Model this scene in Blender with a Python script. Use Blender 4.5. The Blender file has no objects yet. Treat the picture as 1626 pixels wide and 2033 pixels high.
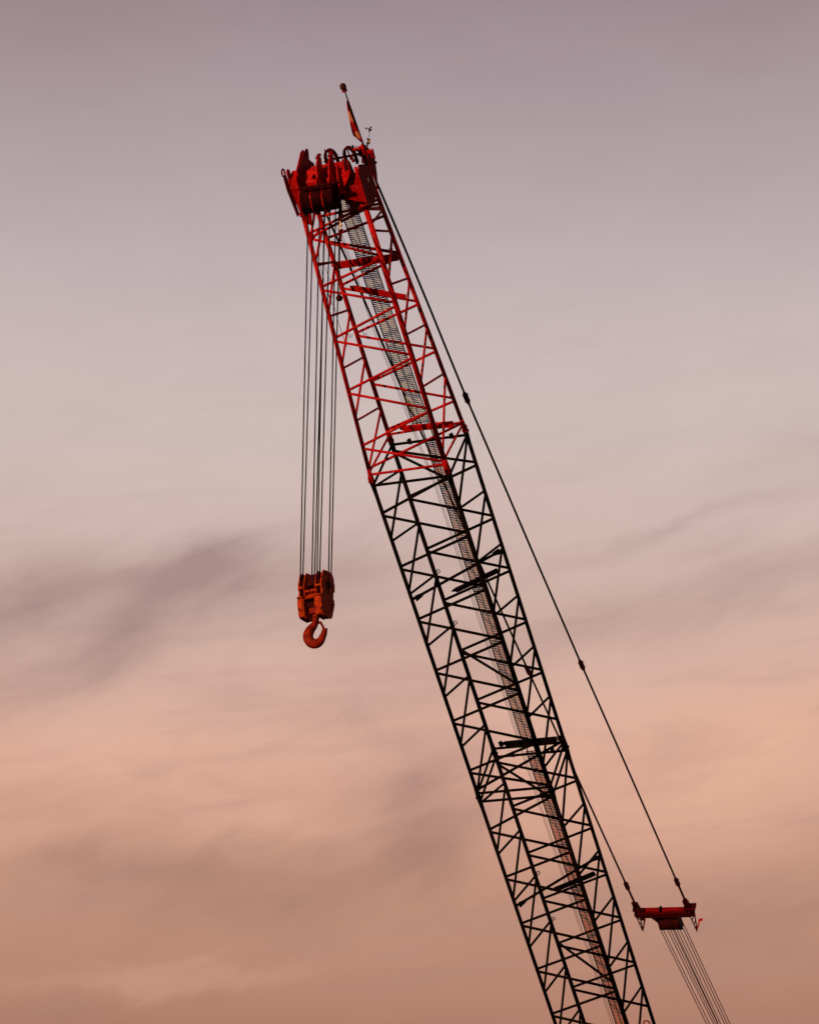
import bpy, bmesh, math, random
from mathutils import Vector, Matrix
random.seed(7)
scene = bpy.context.scene
col = scene.collection
R = math.radians

# ------------------------------------------------------------------ camera
EYE = Vector((0, 0, 1.6))
F, PITCH, ROLL = 5957.2, 0.3495, -0.0112            # focal length in pixels of the 2033 px high photo
fwd = Vector((0, math.cos(PITCH), math.sin(PITCH)))
up = Vector((0, -math.sin(PITCH), math.cos(PITCH)))
rt = Vector((1, 0, 0))
cam = bpy.data.objects.new('camera', bpy.data.cameras.new('camera'))
col.objects.link(cam)
M = Matrix((rt, up, -fwd)).transposed() @ Matrix.Rotation(-ROLL, 3, 'Z')
cam.matrix_world = Matrix.Translation(EYE) @ M.to_4x4()
cam.data.sensor_fit = 'VERTICAL'
cam.data.sensor_height = 36
cam.data.lens = 36 * F / 2033
cam.data.clip_start = 0.5
cam.data.clip_end = 6000
scene.camera = cam

# ------------------------------------------------------------------ light and exposure
SUN_DIR = Vector((-0.66, -0.74, 0.09)).normalized()   # towards the sun: low on the left, a little behind the camera
sun = bpy.data.objects.new('sun', bpy.data.lights.new('sun', 'SUN'))
col.objects.link(sun)
sun.data.energy = 3.9
sun.data.angle = R(0.5)
sun.data.color = (1.0, 0.62, 0.36)
sun.rotation_euler = SUN_DIR.to_track_quat('Z', 'Y').to_euler()
scene.view_settings.view_transform = 'Standard'
scene.view_settings.look = 'None'
scene.view_settings.exposure = 0
scene.view_settings.gamma = 1

def lin(c):
    o = []
    for v in c:
        v /= 255
        o.append(v / 12.92 if v <= 0.04045 else ((v + 0.055) / 1.055) ** 2.4)
    return (*o, 1)

# ------------------------------------------------------------------ sky (world)
world = bpy.data.worlds.new('World')
scene.world = world
world.use_nodes = True
nt = world.node_tree
nt.nodes.clear()
N, L = nt.nodes, nt.links

def mth(op, a, b=None, c=None, clamp=False):
    n = N.new('ShaderNodeMath'); n.operation = op; n.use_clamp = clamp
    for i, v in enumerate((a, b, c)):
        if v is None: continue
        if isinstance(v, (int, float)): n.inputs[i].default_value = v
        else: L.new(v, n.inputs[i])
    return n.outputs[0]
add = lambda a, b: mth('ADD', a, b)
sub = lambda a, b: mth('SUBTRACT', a, b)
mul = lambda a, b: mth('MULTIPLY', a, b)

tc = N.new('ShaderNodeTexCoord')
sep = N.new('ShaderNodeSeparateXYZ')
L.new(tc.outputs['Generated'], sep.inputs[0])
dx, dy, dz = sep.outputs
az = mth('ARCTAN2', dx, dy)                            # compass angle of the sky point
el = mth('ARCSINE', dz)                                # its height above the horizon
SX = mul(az, 1 / R(15.6))                              # cloud field coordinates: 1 unit = 15.6 degrees of sky
SY = mul(sub(el, R(20.0)), 1 / R(15.6))

def vec(x, y, z=0.0):
    n = N.new('ShaderNodeCombineXYZ')
    for i, v in enumerate((x, y, z)):
        if isinstance(v, (int, float)): n.inputs[i].default_value = v
        else: L.new(v, n.inputs[i])
    return n.outputs[0]
def noise(x, y, scale, detail=4, rough=0.5, z=0.0, dist=0.0):
    n = N.new('ShaderNodeTexNoise')
    n.inputs['Scale'].default_value = scale; n.inputs['Detail'].default_value = detail
    n.inputs['Roughness'].default_value = rough; n.inputs['Distortion'].default_value = dist
    L.new(vec(x, y, z), n.inputs['Vector'])
    return n.outputs['Fac']
def rot(x, y, deg):
    c, s = math.cos(R(deg)), math.sin(R(deg))
    return add(mul(x, c), mul(y, s)), sub(mul(y, c), mul(x, s))
# warped coordinates, so that nothing has a geometric outline
wx = mul(sub(noise(SX, SY, 3.0, 3, .5, 3.1), .5), 0.22)
wy = mul(sub(noise(SX, SY, 3.0, 3, .5, 9.7), .5), 0.14)
fa, fb = rot(SX, SY, 26)
wf = mul(sub(noise(mul(fa, .9), mul(fb, 2.6), 9.0, 6, .62, 7.7, .6), .5), 0.07)
WX, WY = add(add(SX, wx), mul(wf, .5)), add(add(SY, wy), wf)

def P(x, y):                                           # photo pixel -> cloud field coordinate
    return (x - 813) / 1626, -(y - 1016) / 1626
def blob(px, py, rx, ry, deg, amp, power=1.0):
    cx, cy = P(px, py)
    a, b = rot(sub(WX, cx), sub(WY, cy), deg)
    q = add(mth('POWER', mth('ABSOLUTE', mul(a, 1626 / rx)), 2.0), mth('POWER', mth('ABSOLUTE', mul(b, 1626 / ry)), 2.0))
    return mul(mth('EXPONENT', mul(q, -1.0)), amp)

ramp = N.new('ShaderNodeValToRGB')
ramp.color_ramp.interpolation = 'B_SPLINE'
stops = [(-0.62, (120, 80, 76)), (-0.56, (158, 108, 96)), (1500 * 0, None)]
stops = [(2500, (150, 100, 82)), (2033, (180, 124, 103)), (1850, (192, 141, 118)), (1700, (200, 149, 127)),
         (1560, (223, 169, 147)), (1440, (224, 176, 156)), (1250, (209, 177, 163)), (1050, (211, 184, 175)),
         (850, (208, 189, 184)), (650, (202, 184, 183)), (430, (187, 171, 173)), (200, (171, 154, 158)),
         (0, (158, 138, 144)), (-600, (120, 106, 118))]
rampmin, rampmax = P(0, 2500)[1], P(0, -600)[1]
cr = ramp.color_ramp
while len(cr.elements) < len(stops): cr.elements.new(0.5)
for e, (py, c) in zip(cr.elements, stops):
    e.position = (P(0, py)[1] - rampmin) / (rampmax - rampmin)
for e, (py, c) in zip(cr.elements, stops):
    e.color = lin(c)
bend = mul(sub(noise(SX, mul(SY, 2.2), 1.8, 3, .5, 4.4), .5), 0.10)
L.new(mul(sub(add(add(SY, bend), mul(SX, -0.02)), rampmin), 1 / (rampmax - rampmin)), ramp.inputs[0])

def mix(fac, a, b, mode='MIX'):
    n = N.new('ShaderNodeMix'); n.data_type = 'RGBA'; n.blend_type = mode
    if isinstance(fac, (int, float)): n.inputs[0].default_value = fac
    else: L.new(fac, n.inputs[0])
    for s, v in ((n.inputs[6], a), (n.inputs[7], b)):
        if isinstance(v, tuple): s.default_value = v
        else: L.new(v, s)
    return n.outputs[2]

# dark mauve cloud wisps
dark = [blob(60, 1215, 190, 75, 22, .9), blob(-60, 1330, 210, 60, 30, .55), blob(285, 1250, 210, 72, 33, .95),
        blob(405, 1125, 110, 52, 30, .5), blob(540, 1140, 290, 58, 12, .65), blob(120, 1375, 210, 55, 20, .5), blob(700, 1230, 300, 50, 8, .3),
        blob(-20, 1000, 120, 60, 10, .1),
        blob(835, 1590, 130, 150, -60, .85), blob(880, 1720, 90, 90, 0, .5), blob(540, 1790, 230, 85, -4, .8),
        blob(420, 1700, 220, 50, 0, .3), blob(180, 1690, 260, 45, 6, .35),
        blob(1480, 1195, 330, 60, 8, .45), blob(1090, 1290, 380, 65, 10, .40), blob(1400, 1045, 190, 24, 14, .33),
        blob(1180, 1095, 170, 22, 12, .2), blob(1600, 930, 160, 40, 12, .3), blob(1500, 1830, 300, 120, 0, .35), blob(650, 1395, 260, 50, 8, .25),
        blob(1600, 60, 260, 120, 0, .25), blob(0, 40, 300, 220, 0, .45), blob(100, 1590, 220, 40, 5, .35)]
dk = dark[0]
for d in dark[1:]: dk = add(dk, d)
ra, rb = rot(SX, SY, 24)
stre = noise(mul(ra, 1.0), mul(rb, 3.4), 5.0, 7, .6, 1.3, .6)
ra2, rb2 = rot(SX, SY, 7)
stre2 = noise(mul(ra2, .8), mul(rb2, 5.0), 4.5, 4, .55, 6.1, .4)
mod = add(0.36, mul(stre, 1.25))
mota, motb = rot(SX, SY, 10)
mott = mul(mth('MAXIMUM', sub(noise(mota, mul(motb, 2.0), 5.5, 6, .58, 8.8, .5), .47), 0.0), 0.8)
mott = mul(mott, mth('MAXIMUM', mth('MINIMUM', mul(sub(.02, SY), 4.0), 1.0), 0.0))
dkf = mth('MINIMUM', add(mul(mul(dk, mod), 0.58), mott), 0.8)
# fade the placed wisps outside the lower dark band into a general streaky veil
veil = mul(mth('MAXIMUM', sub(stre2, .50), 0.0), 1.1)
veil = mul(veil, mth('MULTIPLY_ADD', mth('MAXIMUM', mth('MINIMUM', mul(sub(.15, SY), 3.0), 1.0), 0.0), .8, .25))
# peach lit cloud undersides
pe = [blob(600, 1640, 240, 50, 8, .7), blob(330, 1530, 330, 40, 6, .5), blob(1540, 1470, 330, 90, 10, .95), blob(1330, 1640, 330, 60, 6, .45),
      blob(100, 1640, 150, 40, 0, .3), blob(760, 1440, 200, 40, 0, .25), blob(330, 1960, 300, 25, 3, .35)]
pf = pe[0]
for d in pe[1:]: pf = add(pf, d)
base = mix(mth('MINIMUM', mul(pf, .75), .8), ramp.outputs[0], lin((232, 178, 152)))
base = mix(mth('MINIMUM', veil, .5), base, lin((168, 132, 128)))
# mauve is lighter high up, browner low down
lowf = mth('MAXIMUM', mth('MINIMUM', mul(sub(-0.22, SY), 5.0), 1.0), 0.0)
mauve = mix(lowf, lin((158, 127, 121)), lin((158, 116, 102)))
skyc = mix(dkf, base, mauve)
grain = add(mul(sub(noise(SX, mul(SY, 2.0), 9, 6, .6, 2.2, .4), .5), 0.07), mul(sub(noise(SX, SY, 700, 2, .7, 5.2), .5), 0.03))
gm = N.new('ShaderNodeVectorMath'); gm.operation = 'SCALE'
L.new(skyc, gm.inputs[0]); L.new(add(1.0, grain), gm.inputs['Scale'])
# the half of the sky behind the photographer is already dimmer dusk
back = mth('MULTIPLY_ADD', mth('MAXIMUM', mth('MINIMUM', mul(add(dy, .3), 1.2), 1.0), 0.0), .62, .38)
gm2 = N.new('ShaderNodeVectorMath'); gm2.operation = 'SCALE'
L.new(gm.outputs[0], gm2.inputs[0]); L.new(back, gm2.inputs['Scale'])
bg1 = N.new('ShaderNodeBackground'); L.new(gm2.outputs[0], bg1.inputs[0]); bg1.inputs[1].default_value = 0.97
nish = N.new('ShaderNodeTexSky'); nish.sky_type = 'NISHITA'; nish.sun_disc = False
nish.sun_elevation = math.asin(SUN_DIR.z); nish.sun_rotation = math.atan2(SUN_DIR.x, SUN_DIR.y)
bg2 = N.new('ShaderNodeBackground'); L.new(nish.outputs[0], bg2.inputs[0]); bg2.inputs[1].default_value = 0.006
ad = N.new('ShaderNodeAddShader'); L.new(bg1.outputs[0], ad.inputs[0]); L.new(bg2.outputs[0], ad.inputs[1])
wo = N.new('ShaderNodeOutputWorld'); L.new(ad.outputs[0], wo.inputs[0])

# ------------------------------------------------------------------ materials
def material(name, c1, c2, scale=3, rough=.55, spec=.15, wear_glint=None, wear_glint_amt=.62, metallic=0, wear_glint_scale=14, bump=.0):
    m = bpy.data.materials.new(name); m.use_nodes = True
    n, l = m.node_tree.nodes, m.node_tree.links
    b = n['Principled BSDF']
    t = n.new('ShaderNodeTexCoord')
    a = n.new('ShaderNodeTexNoise'); a.inputs['Scale'].default_value = scale; a.inputs['Detail'].default_value = 6
    a.inputs['Roughness'].default_value = .6
    l.new(t.outputs['Object'], a.inputs['Vector'])
    r = n.new('ShaderNodeValToRGB'); r.color_ramp.elements[0].position = .32; r.color_ramp.elements[1].position = .68
    r.color_ramp.elements[0].color = (*c1, 1); r.color_ramp.elements[1].color = (*c2, 1)
    l.new(a.outputs['Fac'], r.inputs[0])
    out = r.outputs[0]
    if wear_glint:
        w_ = n.new('ShaderNodeTexNoise'); w_.inputs['Scale'].default_value = wear_glint_scale; w_.inputs['Detail'].default_value = 5
        l.new(t.outputs['Object'], w_.inputs['Vector'])
        wr = n.new('ShaderNodeValToRGB'); wr.color_ramp.elements[0].position = wear_glint_amt; wr.color_ramp.elements[1].position = wear_glint_amt + .05
        l.new(w_.outputs['Fac'], wr.inputs[0])
        mx = n.new('ShaderNodeMix'); mx.data_type = 'RGBA'
        l.new(wr.outputs[0], mx.inputs[0]); l.new(out, mx.inputs[6]); mx.inputs[7].default_value = (*wear_glint, 1)
        out = mx.outputs[2]
    l.new(out, b.inputs['Base Color'])
    b.inputs['Roughness'].default_value = rough; b.inputs['Metallic'].default_value = metallic
    b.inputs['Specular IOR Level'].default_value = spec
    if bump:
        bp = n.new('ShaderNodeBump'); bp.inputs['Strength'].default_value = bump; bp.inputs['Distance'].default_value = .01
        l.new(a.outputs['Fac'], bp.inputs['Height']); l.new(bp.outputs[0], b.inputs['Normal'])
    return m
RED = material('red_paint', (.24, .0025, .0035), (.52, .004, .005), 3.5, .55, .04, (.55, .10, .03), .64)  # orange flecks put the sunlit highlights of the braces into the colour
REDDARK = material('red_paint_dark', (.10, .002, .003), (.22, .003, .004), 3, .65, .02, (.03, .004, .004), .6)  # darker red than the main paint, with near-black flecks
BLACK = material('black_paint', (.003, .0018, .0018), (.006, .003, .0025), 2, .7, .02, (.05, .006, .004), .70, wear_glint_scale=5)
ROPE = material('greased_wire', (.004, .003, .003), (.008, .006, .006), 20, .7, .03)
STEEL = material('galvanised_mesh', (.15, .17, .165), (.24, .25, .24), 1.2, .6, .2)
RUSTY_SUNSET = material('rusty_sunset_mesh', (.22, .055, .035), (.34, .11, .07), .8, .7, .1)  # rust, with the orange of the sunset light put into the colour
REDDEEP = material('red_paint_deep', (.03, .0015, .002), (.08, .002, .0025), 4, .65, .02)  # deepest of the reds, for the lower beam and right fork
MIDMESH = material('dull_mesh', (.17, .09, .075), (.26, .15, .125), .8, .7, .1)  # milder pink sunset tint put into the mesh colour
ORANGE = material('orange_paint', (.22, .012, .003), (.48, .052, .005), 6, .6, .04, (.07, .006, .004), .58, wear_glint_scale=8, bump=.3)
HOOKM = material('hook_rusty_red', (.07, .003, .002), (.30, .018, .004), 5, .55, .05, (.09, .006, .004), .6, bump=.3)
YELLOW = material('pale_box', (.70, .42, .17), (.78, .50, .22), 8, .5, .2)
SHEAVE_DARK = material('greasy_sheave', (.012, .001, .0015), (.05, .002, .0025), 9, .6, .03)
SHEAVE = material('sheave_steel', (.018, .0015, .002), (.05, .0025, .003), 9, .6, .03)
FLAGM = None

# ------------------------------------------------------------------ geometry helpers
# boom frame: u across the boom, v from its underside to its back, t along it towards the tip
AZ, EL = -2.7656, 0.6700
wv = Vector((-math.cos(AZ), math.sin(AZ), 0))
av = Vector((math.sin(AZ) * math.cos(EL), math.cos(AZ) * math.cos(EL), math.sin(EL)))
vv = Vector((-math.sin(AZ) * math.sin(EL), -math.cos(AZ) * math.sin(EL), math.cos(EL)))
O = EYE + fwd * 89.129 + rt * -0.7849 + up * -0.0825
W, D = 2.4, 2.33
def bw(u, v, t): return O + wv * u + vv * v + av * t
def ray(x, y):
    X, Y = x - 813, 1016.5 - y
    c, s = math.cos(ROLL), math.sin(ROLL)
    return rt * ((c * X + s * Y) / F) + up * ((-s * X + c * Y) / F) + fwd
def inv(x, y, axis, val):                             # where the sight line of a photo point meets a plane of the boom
    r = ray(x, y); n = (wv, vv, av)[axis]
    k = (val - (EYE - O).dot(n)) / r.dot(n)
    p = EYE + r * k - O
    return Vector((p.dot(wv), p.dot(vv), p.dot(av)))
def V(q): return bw(*q)

class MB:
    def __init__(s): s.bm = bmesh.new()
    def tube(s, pts, rad, n=8, cap=True):
        pts = [Vector(p) for p in pts]
        rads = rad if isinstance(rad, (list, tuple)) else [rad] * len(pts)
        rings = []
        d0 = (pts[1] - pts[0]).normalized()
        ref = d0.orthogonal().normalized()
        for i, p in enumerate(pts):
            if i == 0: d = pts[1] - pts[0]
            elif i == len(pts) - 1: d = pts[-1] - pts[-2]
            else: d = (pts[i + 1] - pts[i]).normalized() + (pts[i] - pts[i - 1]).normalized()
            d.normalize()
            ref = (ref - d * ref.dot(d)).normalized()
            b = d.cross(ref)
            rings.append([s.bm.verts.new(p + (ref * math.cos(2 * math.pi * k / n) + b * math.sin(2 * math.pi * k / n)) * rads[i]) for k in range(n)])
        for a, b in zip(rings, rings[1:]):
            for k in range(n):
                f = s.bm.faces.new((a[k], a[(k + 1) % n], b[(k + 1) % n], b[k])); f.smooth = n > 4
        if cap:
            s.bm.faces.new(list(reversed(rings[0]))); s.bm.faces.new(rings[-1])
        return s
    def prism(s, poly, d):
        a = [s.bm.verts.new(Vector(p)) for p in poly]
        b = [s.bm.verts.new(Vector(p) + d) for p in poly]
        n = len(a)
        s.bm.faces.new(a); s.bm.faces.new(list(reversed(b)))
        for i in range(n): s.bm.faces.new((a[(i + 1) % n], a[i], b[i], b[(i + 1) % n]))
        return s
    def box(s, c, ax, ay, az_):                        # centre and three half-axis vectors
        c = Vector(c)
        v = [s.bm.verts.new(c + ax * i + ay * j + az_ * k) for i in (-1, 1) for j in (-1, 1) for k in (-1, 1)]
        for q in ((0, 1, 3, 2), (4, 6, 7, 5), (0, 4, 5, 1), (2, 3, 7, 6), (0, 2, 6, 4), (1, 5, 7, 3)):
            s.bm.faces.new([v[i] for i in q])
        return s
    def lathe(s, c, axis, prof, n=28):                 # prof: (along axis, radius)
        c = Vector(c); axis = axis.normalized(); e = axis.orthogonal().normalized(); g = axis.cross(e)
        rings = []
        for h, r_ in prof:
            rings.append([s.bm.verts.new(c + axis * h + (e * math.cos(2 * math.pi * k / n) + g * math.sin(2 * math.pi * k / n)) * max(r_, .0005)) for k in range(n)])
        for a, b in zip(rings, rings[1:]):
            for k in range(n):
                f = s.bm.faces.new((a[k], a[(k + 1) % n], b[(k + 1) % n], b[k])); f.smooth = True
        s.bm.faces.new(list(reversed(rings[0]))); s.bm.faces.new(rings[-1])
        return s
    def ring(s, c, e, g, R_, r_, a0=0, a1=360, n=24, m=8):
        pts = [Vector(c) + (e * math.cos(R(a0 + (a1 - a0) * k / n)) + g * math.sin(R(a0 + (a1 - a0) * k / n))) * R_ for k in range(n + 1)]
        return s.tube(pts, r_, m)

frames = {}
def build(name, mb, mat, parent=None, label=None, cat=None, group=None, kind=None, loc=None, bevel=0):
    bmesh.ops.recalc_face_normals(mb.bm, faces=mb.bm.faces)
    if parent is not None: fr = frames[parent.name]
    else:
        fr = Matrix.Translation(loc if loc is not None else Vector((0, 0, 0)))
    mb.bm.transform(fr.inverted())
    me = bpy.data.meshes.new(name); mb.bm.to_mesh(me); mb.bm.free()
    me.materials.append(mat)
    o = bpy.data.objects.new(name, me); col.objects.link(o)
    if parent is not None: o.parent = parent
    else: o.matrix_world = fr
    frames[o.name] = fr
    if label: o['label'] = label
    if cat: o['category'] = cat
    if group: o['group'] = group
    if kind: o['kind'] = kind
    if bevel:
        b = o.modifiers.new('bevel', 'BEVEL'); b.width = bevel; b.segments = 2; b.limit_method = 'ANGLE'; b.angle_limit = R(40)
    return o
def empty(name, fr, label, cat, group=None):
    o = bpy.data.objects.new(name, None); col.objects.link(o)
    o.matrix_world = fr; frames[o.name] = fr
    o['label'] = label; o['category'] = cat
    if group: o['group'] = group
    o.empty_display_size = .3
    return o

# ------------------------------------------------------------------ ground
g = MB()
for k in (0,):
    n_ = 24
    vs = [[g.bm.verts.new((-3000 + 6000 * i / n_, -3000 + 6000 * j / n_, 0)) for j in range(n_ + 1)] for i in range(n_ + 1)]
    for i in range(n_):
        for j in range(n_): g.bm.faces.new((vs[i][j], vs[i + 1][j], vs[i + 1][j + 1], vs[i][j + 1]))
GR = material('site_ground', (.035, .028, .022), (.07, .055, .045), .6, .9, .1)
build('ground', g, GR, kind='structure')

# ------------------------------------------------------------------ the boom
ROTM = Matrix((wv, vv, av)).transposed().to_4x4()
FOOT = -34.68
boom = empty('crane_boom', Matrix.Translation(bw(W / 2, D / 2, FOOT)) @ ROTM,
             'tall lattice crane boom, red at its tip and black below, leaning to the left', 'crane boom')

J = [1.17, -10.64, -22.85, -34.8]
NODE0 = [0.0, -11.95]
PP_ = 1.921
def cor(c, t):                                         # centre of chord c at t : chords a b (underside) c d (back)
    i, j = c
    if t <= J[0]: return Vector((W * i, D * j, t))
    h = t - J[0]
    x = .0305 * h
    v = (.101 * h) if j == 0 else D - .0425 * h
    return Vector((x if i == 0 else W - x, v, t))
CR = {(0, 0): .060, (1, 0): .076, (0, 1): .066, (1, 1): .060}

def along(c, py_list, k0=0):                           # heights on a chord that match the photographed joints
    out = []
    for (x, y) in py_list:
        best = min((abs_err(c, t, x, y), t) for t in [J[0] + .02 * i for i in range(0, 460)])
        out.append(best[1])
    return out
def project(P_):
    d = P_ - EYE; z = d.dot(fwd); X = F * d.dot(rt) / z; Y = F * d.dot(up) / z
    c, s = math.cos(ROLL), math.sin(ROLL)
    return 813 + c * X - s * Y, 1016.5 - (s * X + c * Y)
def abs_err(c, t, x, y):
    p = project(V(cor(c, t))); return (p[0] - x) ** 2 + (p[1] - y) ** 2

def bar(parent, name, mat, p, q, r, n=8, ends=True):
    m = MB(); m.tube([V(p), V(q)], r, n)
    return build(name, m, mat, parent)

A_, B_, C_, D_ = (0, 0), (1, 0), (0, 1), (1, 1)
def section(top, bot, matname, ranges, label, detail=True):
    """dark box section with zigzag lacing on all four faces"""
    m = MB()
    for c in (A_, B_, C_, D_):
        m.tube([V(cor(c, top - .10)), V(cor(c, bot + .10))], CR[c], 14)
        for e, s_ in ((top, -1), (bot, 1)):            # forked end lugs with a pin
            p = cor(c, e)
            m.tube([V(p + Vector((0, 0, s_ * .42))), V(p + Vector((0, 0, s_ * .05)))], [CR[c] * 1.0, CR[c] * 1.35], 12)
            m.box(V(p + Vector((0, 0, s_ * .10))), wv * .035, vv * .085, av * .12)
            m.tube([V(p + Vector((-.10, 0, 0))), V(p + Vector((.10, 0, 0)))], .04, 10)
    sec = build('lattice_section', m, matname, boom, label)
    return sec

def lace(sec, mat, nodes1, nodes2, c1, c2, name, r, gap=.05):
    """zigzag between two chords from interleaved node lists (each sorted from the tip down)"""
    allp = sorted([(t, c1) for t in nodes1] + [(t, c2) for t in nodes2], key=lambda q: -q[0])
    for (t0, a0), (t1, a1) in zip(allp, allp[1:]):
        if a0 == a1: continue
        p = cor(a0, t0 - gap); q = cor(a1, t1 + gap)
        bar(sec, name, mat, p, q, r)

def dark_section(k, mat, label, merged=False):
    top, bot = J[k], J[k + 1]
    s0 = NODE0[k]
    sec = section(top, bot, mat, None, label)
    if merged: return sec
    nk = [s0 - PP_ * i for i in range(6)]
    nh = [s0 - PP_ * (i + .5) for i in range(6)]
    nh5 = nh[:5]
    r1, r2 = .045, .039
    # faces (underside a-b, back c-d) and sides (a-c, b-d)
    sh = lambda l_, d_: [t_ + d_ for t_ in l_]
    lace(sec, mat, nk, [top - .12] + sh(nh5, -.07) + [bot + .2], A_, B_, 'diagonal_brace', r1)
    lace(sec, mat, [top - .32] + sh(nh5, .07), nk + [bot + .35], C_, D_, 'diagonal_brace', r1)
    lace(sec, mat, [top - .15] + sh(nh5, .06) + [bot + .16], sh(nk, .06), A_, C_, 'side_brace', r2)
    lace(sec, mat, sh(nk, -.06), [top - .15] + sh(nh5, -.06) + [bot + .16], B_, D_, 'side_brace', r2)
    for t in (top - .15, bot + .18):
        bar(sec, 'end_strut', mat, cor(A_, t), cor(B_, t), r1)
        bar(sec, 'end_strut', mat, cor(C_, t), cor(D_, t), r1)
        bar(sec, 'end_strut', mat, cor(A_, t), cor(C_, t), r2)
        bar(sec, 'end_strut', mat, cor(B_, t), cor(D_, t), r2)
    # inner cross ties
    bar(sec, 'cross_tie', mat, cor(C_, top - .45), cor(B_, top - .30), r1)
    bar(sec, 'cross_tie', mat, cor(A_, s0 - 3.08), cor(D_, s0 - 3.10), r1)
    bar(sec, 'cross_tie', mat, cor(C_, s0 - 6.55), cor(B_, s0 - 6.50), r1)
    bar(sec, 'cross_tie', mat, cor(A_, bot + .30), cor(D_, bot + .25), r1)
    # gussets on the mid tie
    for c, sg in ((A_, 1), (D_, -1)):
        p = cor(c, s0 - 3.08); q = cor(D_ if c == A_ else A_, s0 - 3.10)
        d = (V(q) - V(p)).normalized()
        m = MB(); pc = V(p) + d * .22
        m.prism([pc - d * .10 - av * .13, pc + d * .16 - av * .06, pc + d * .16 + av * .05, pc - d * .10 + av * .08], d.cross(av).normalized() * .03)
        build('gusset', m, mat, sec)
    # walkway carrier beams on the back face
    def carrier(p, q, hh, nm='walkway_beam'):
        m = MB(); P0, P1 = V(p), V(q); d = (P1 - P0).normalized()
        h = vv.cross(d).normalized()
        m.box((P0 + P1) / 2, d * ((P1 - P0).length / 2), h * hh, vv * .05)
        m.prism([P0 - h * hh, P0 - d * .16 - h * hh * .55, P0 - d * .16 - h * hh * .2, P0 + h * hh], vv * .04)
        build(nm, m, mat, sec, bevel=.006)
    carrier((.46, D + .08, s0 - 4.42), (1.98, D + .08, s0 - 3.88), .072)
    if k == 0: carrier((.42, D + .08, bot + .27), (2.15, D + .08, bot + .27), .078)
    # pipe hooks on the back left chord
    for tt in (s0 - 3.66, s0 - 5.60):
        m = MB(); c_ = V(cor(C_, tt)) + wv * .05
        rc = c_ + wv * .085 + av * .05
        m.ring(rc, (wv * .7 + av * .7).normalized(), (vv * .3 + av * .6 - wv * .6).normalized(), .055, .014, -100, 180, 18, 6)
        m.tube([c_ - av * .09, rc - av * .06 - wv * .02, rc - av * .05 + wv * .03], .015, 6)
        build('cable_hook', m, mat, sec)
    # connectors on the joints of the back face
    for (u_, t_) in ((.55, top - .15), (1.9, top - .15), (.28, bot + .30), (2.25, bot + .30)):
        m = MB(); c_ = bw(u_, D + .06, t_)
        m.box(c_, wv * .05, vv * .05, av * .07); m.tube([c_ + av * .05 - wv * .08, c_ + av * .12 + wv * .05], .012, 6)
        m.tube([c_ - av * .05 + wv * .07, c_ - av * .12 + wv * .02], .012, 6)
        build('clamp', m, mat, sec)
    return sec

sec1 = dark_section(0, BLACK, 'black lattice section bolted under the red one')
sec2 = dark_section(1, BLACK, 'black lattice section running out of the bottom of the picture')
sec3 = None

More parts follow.
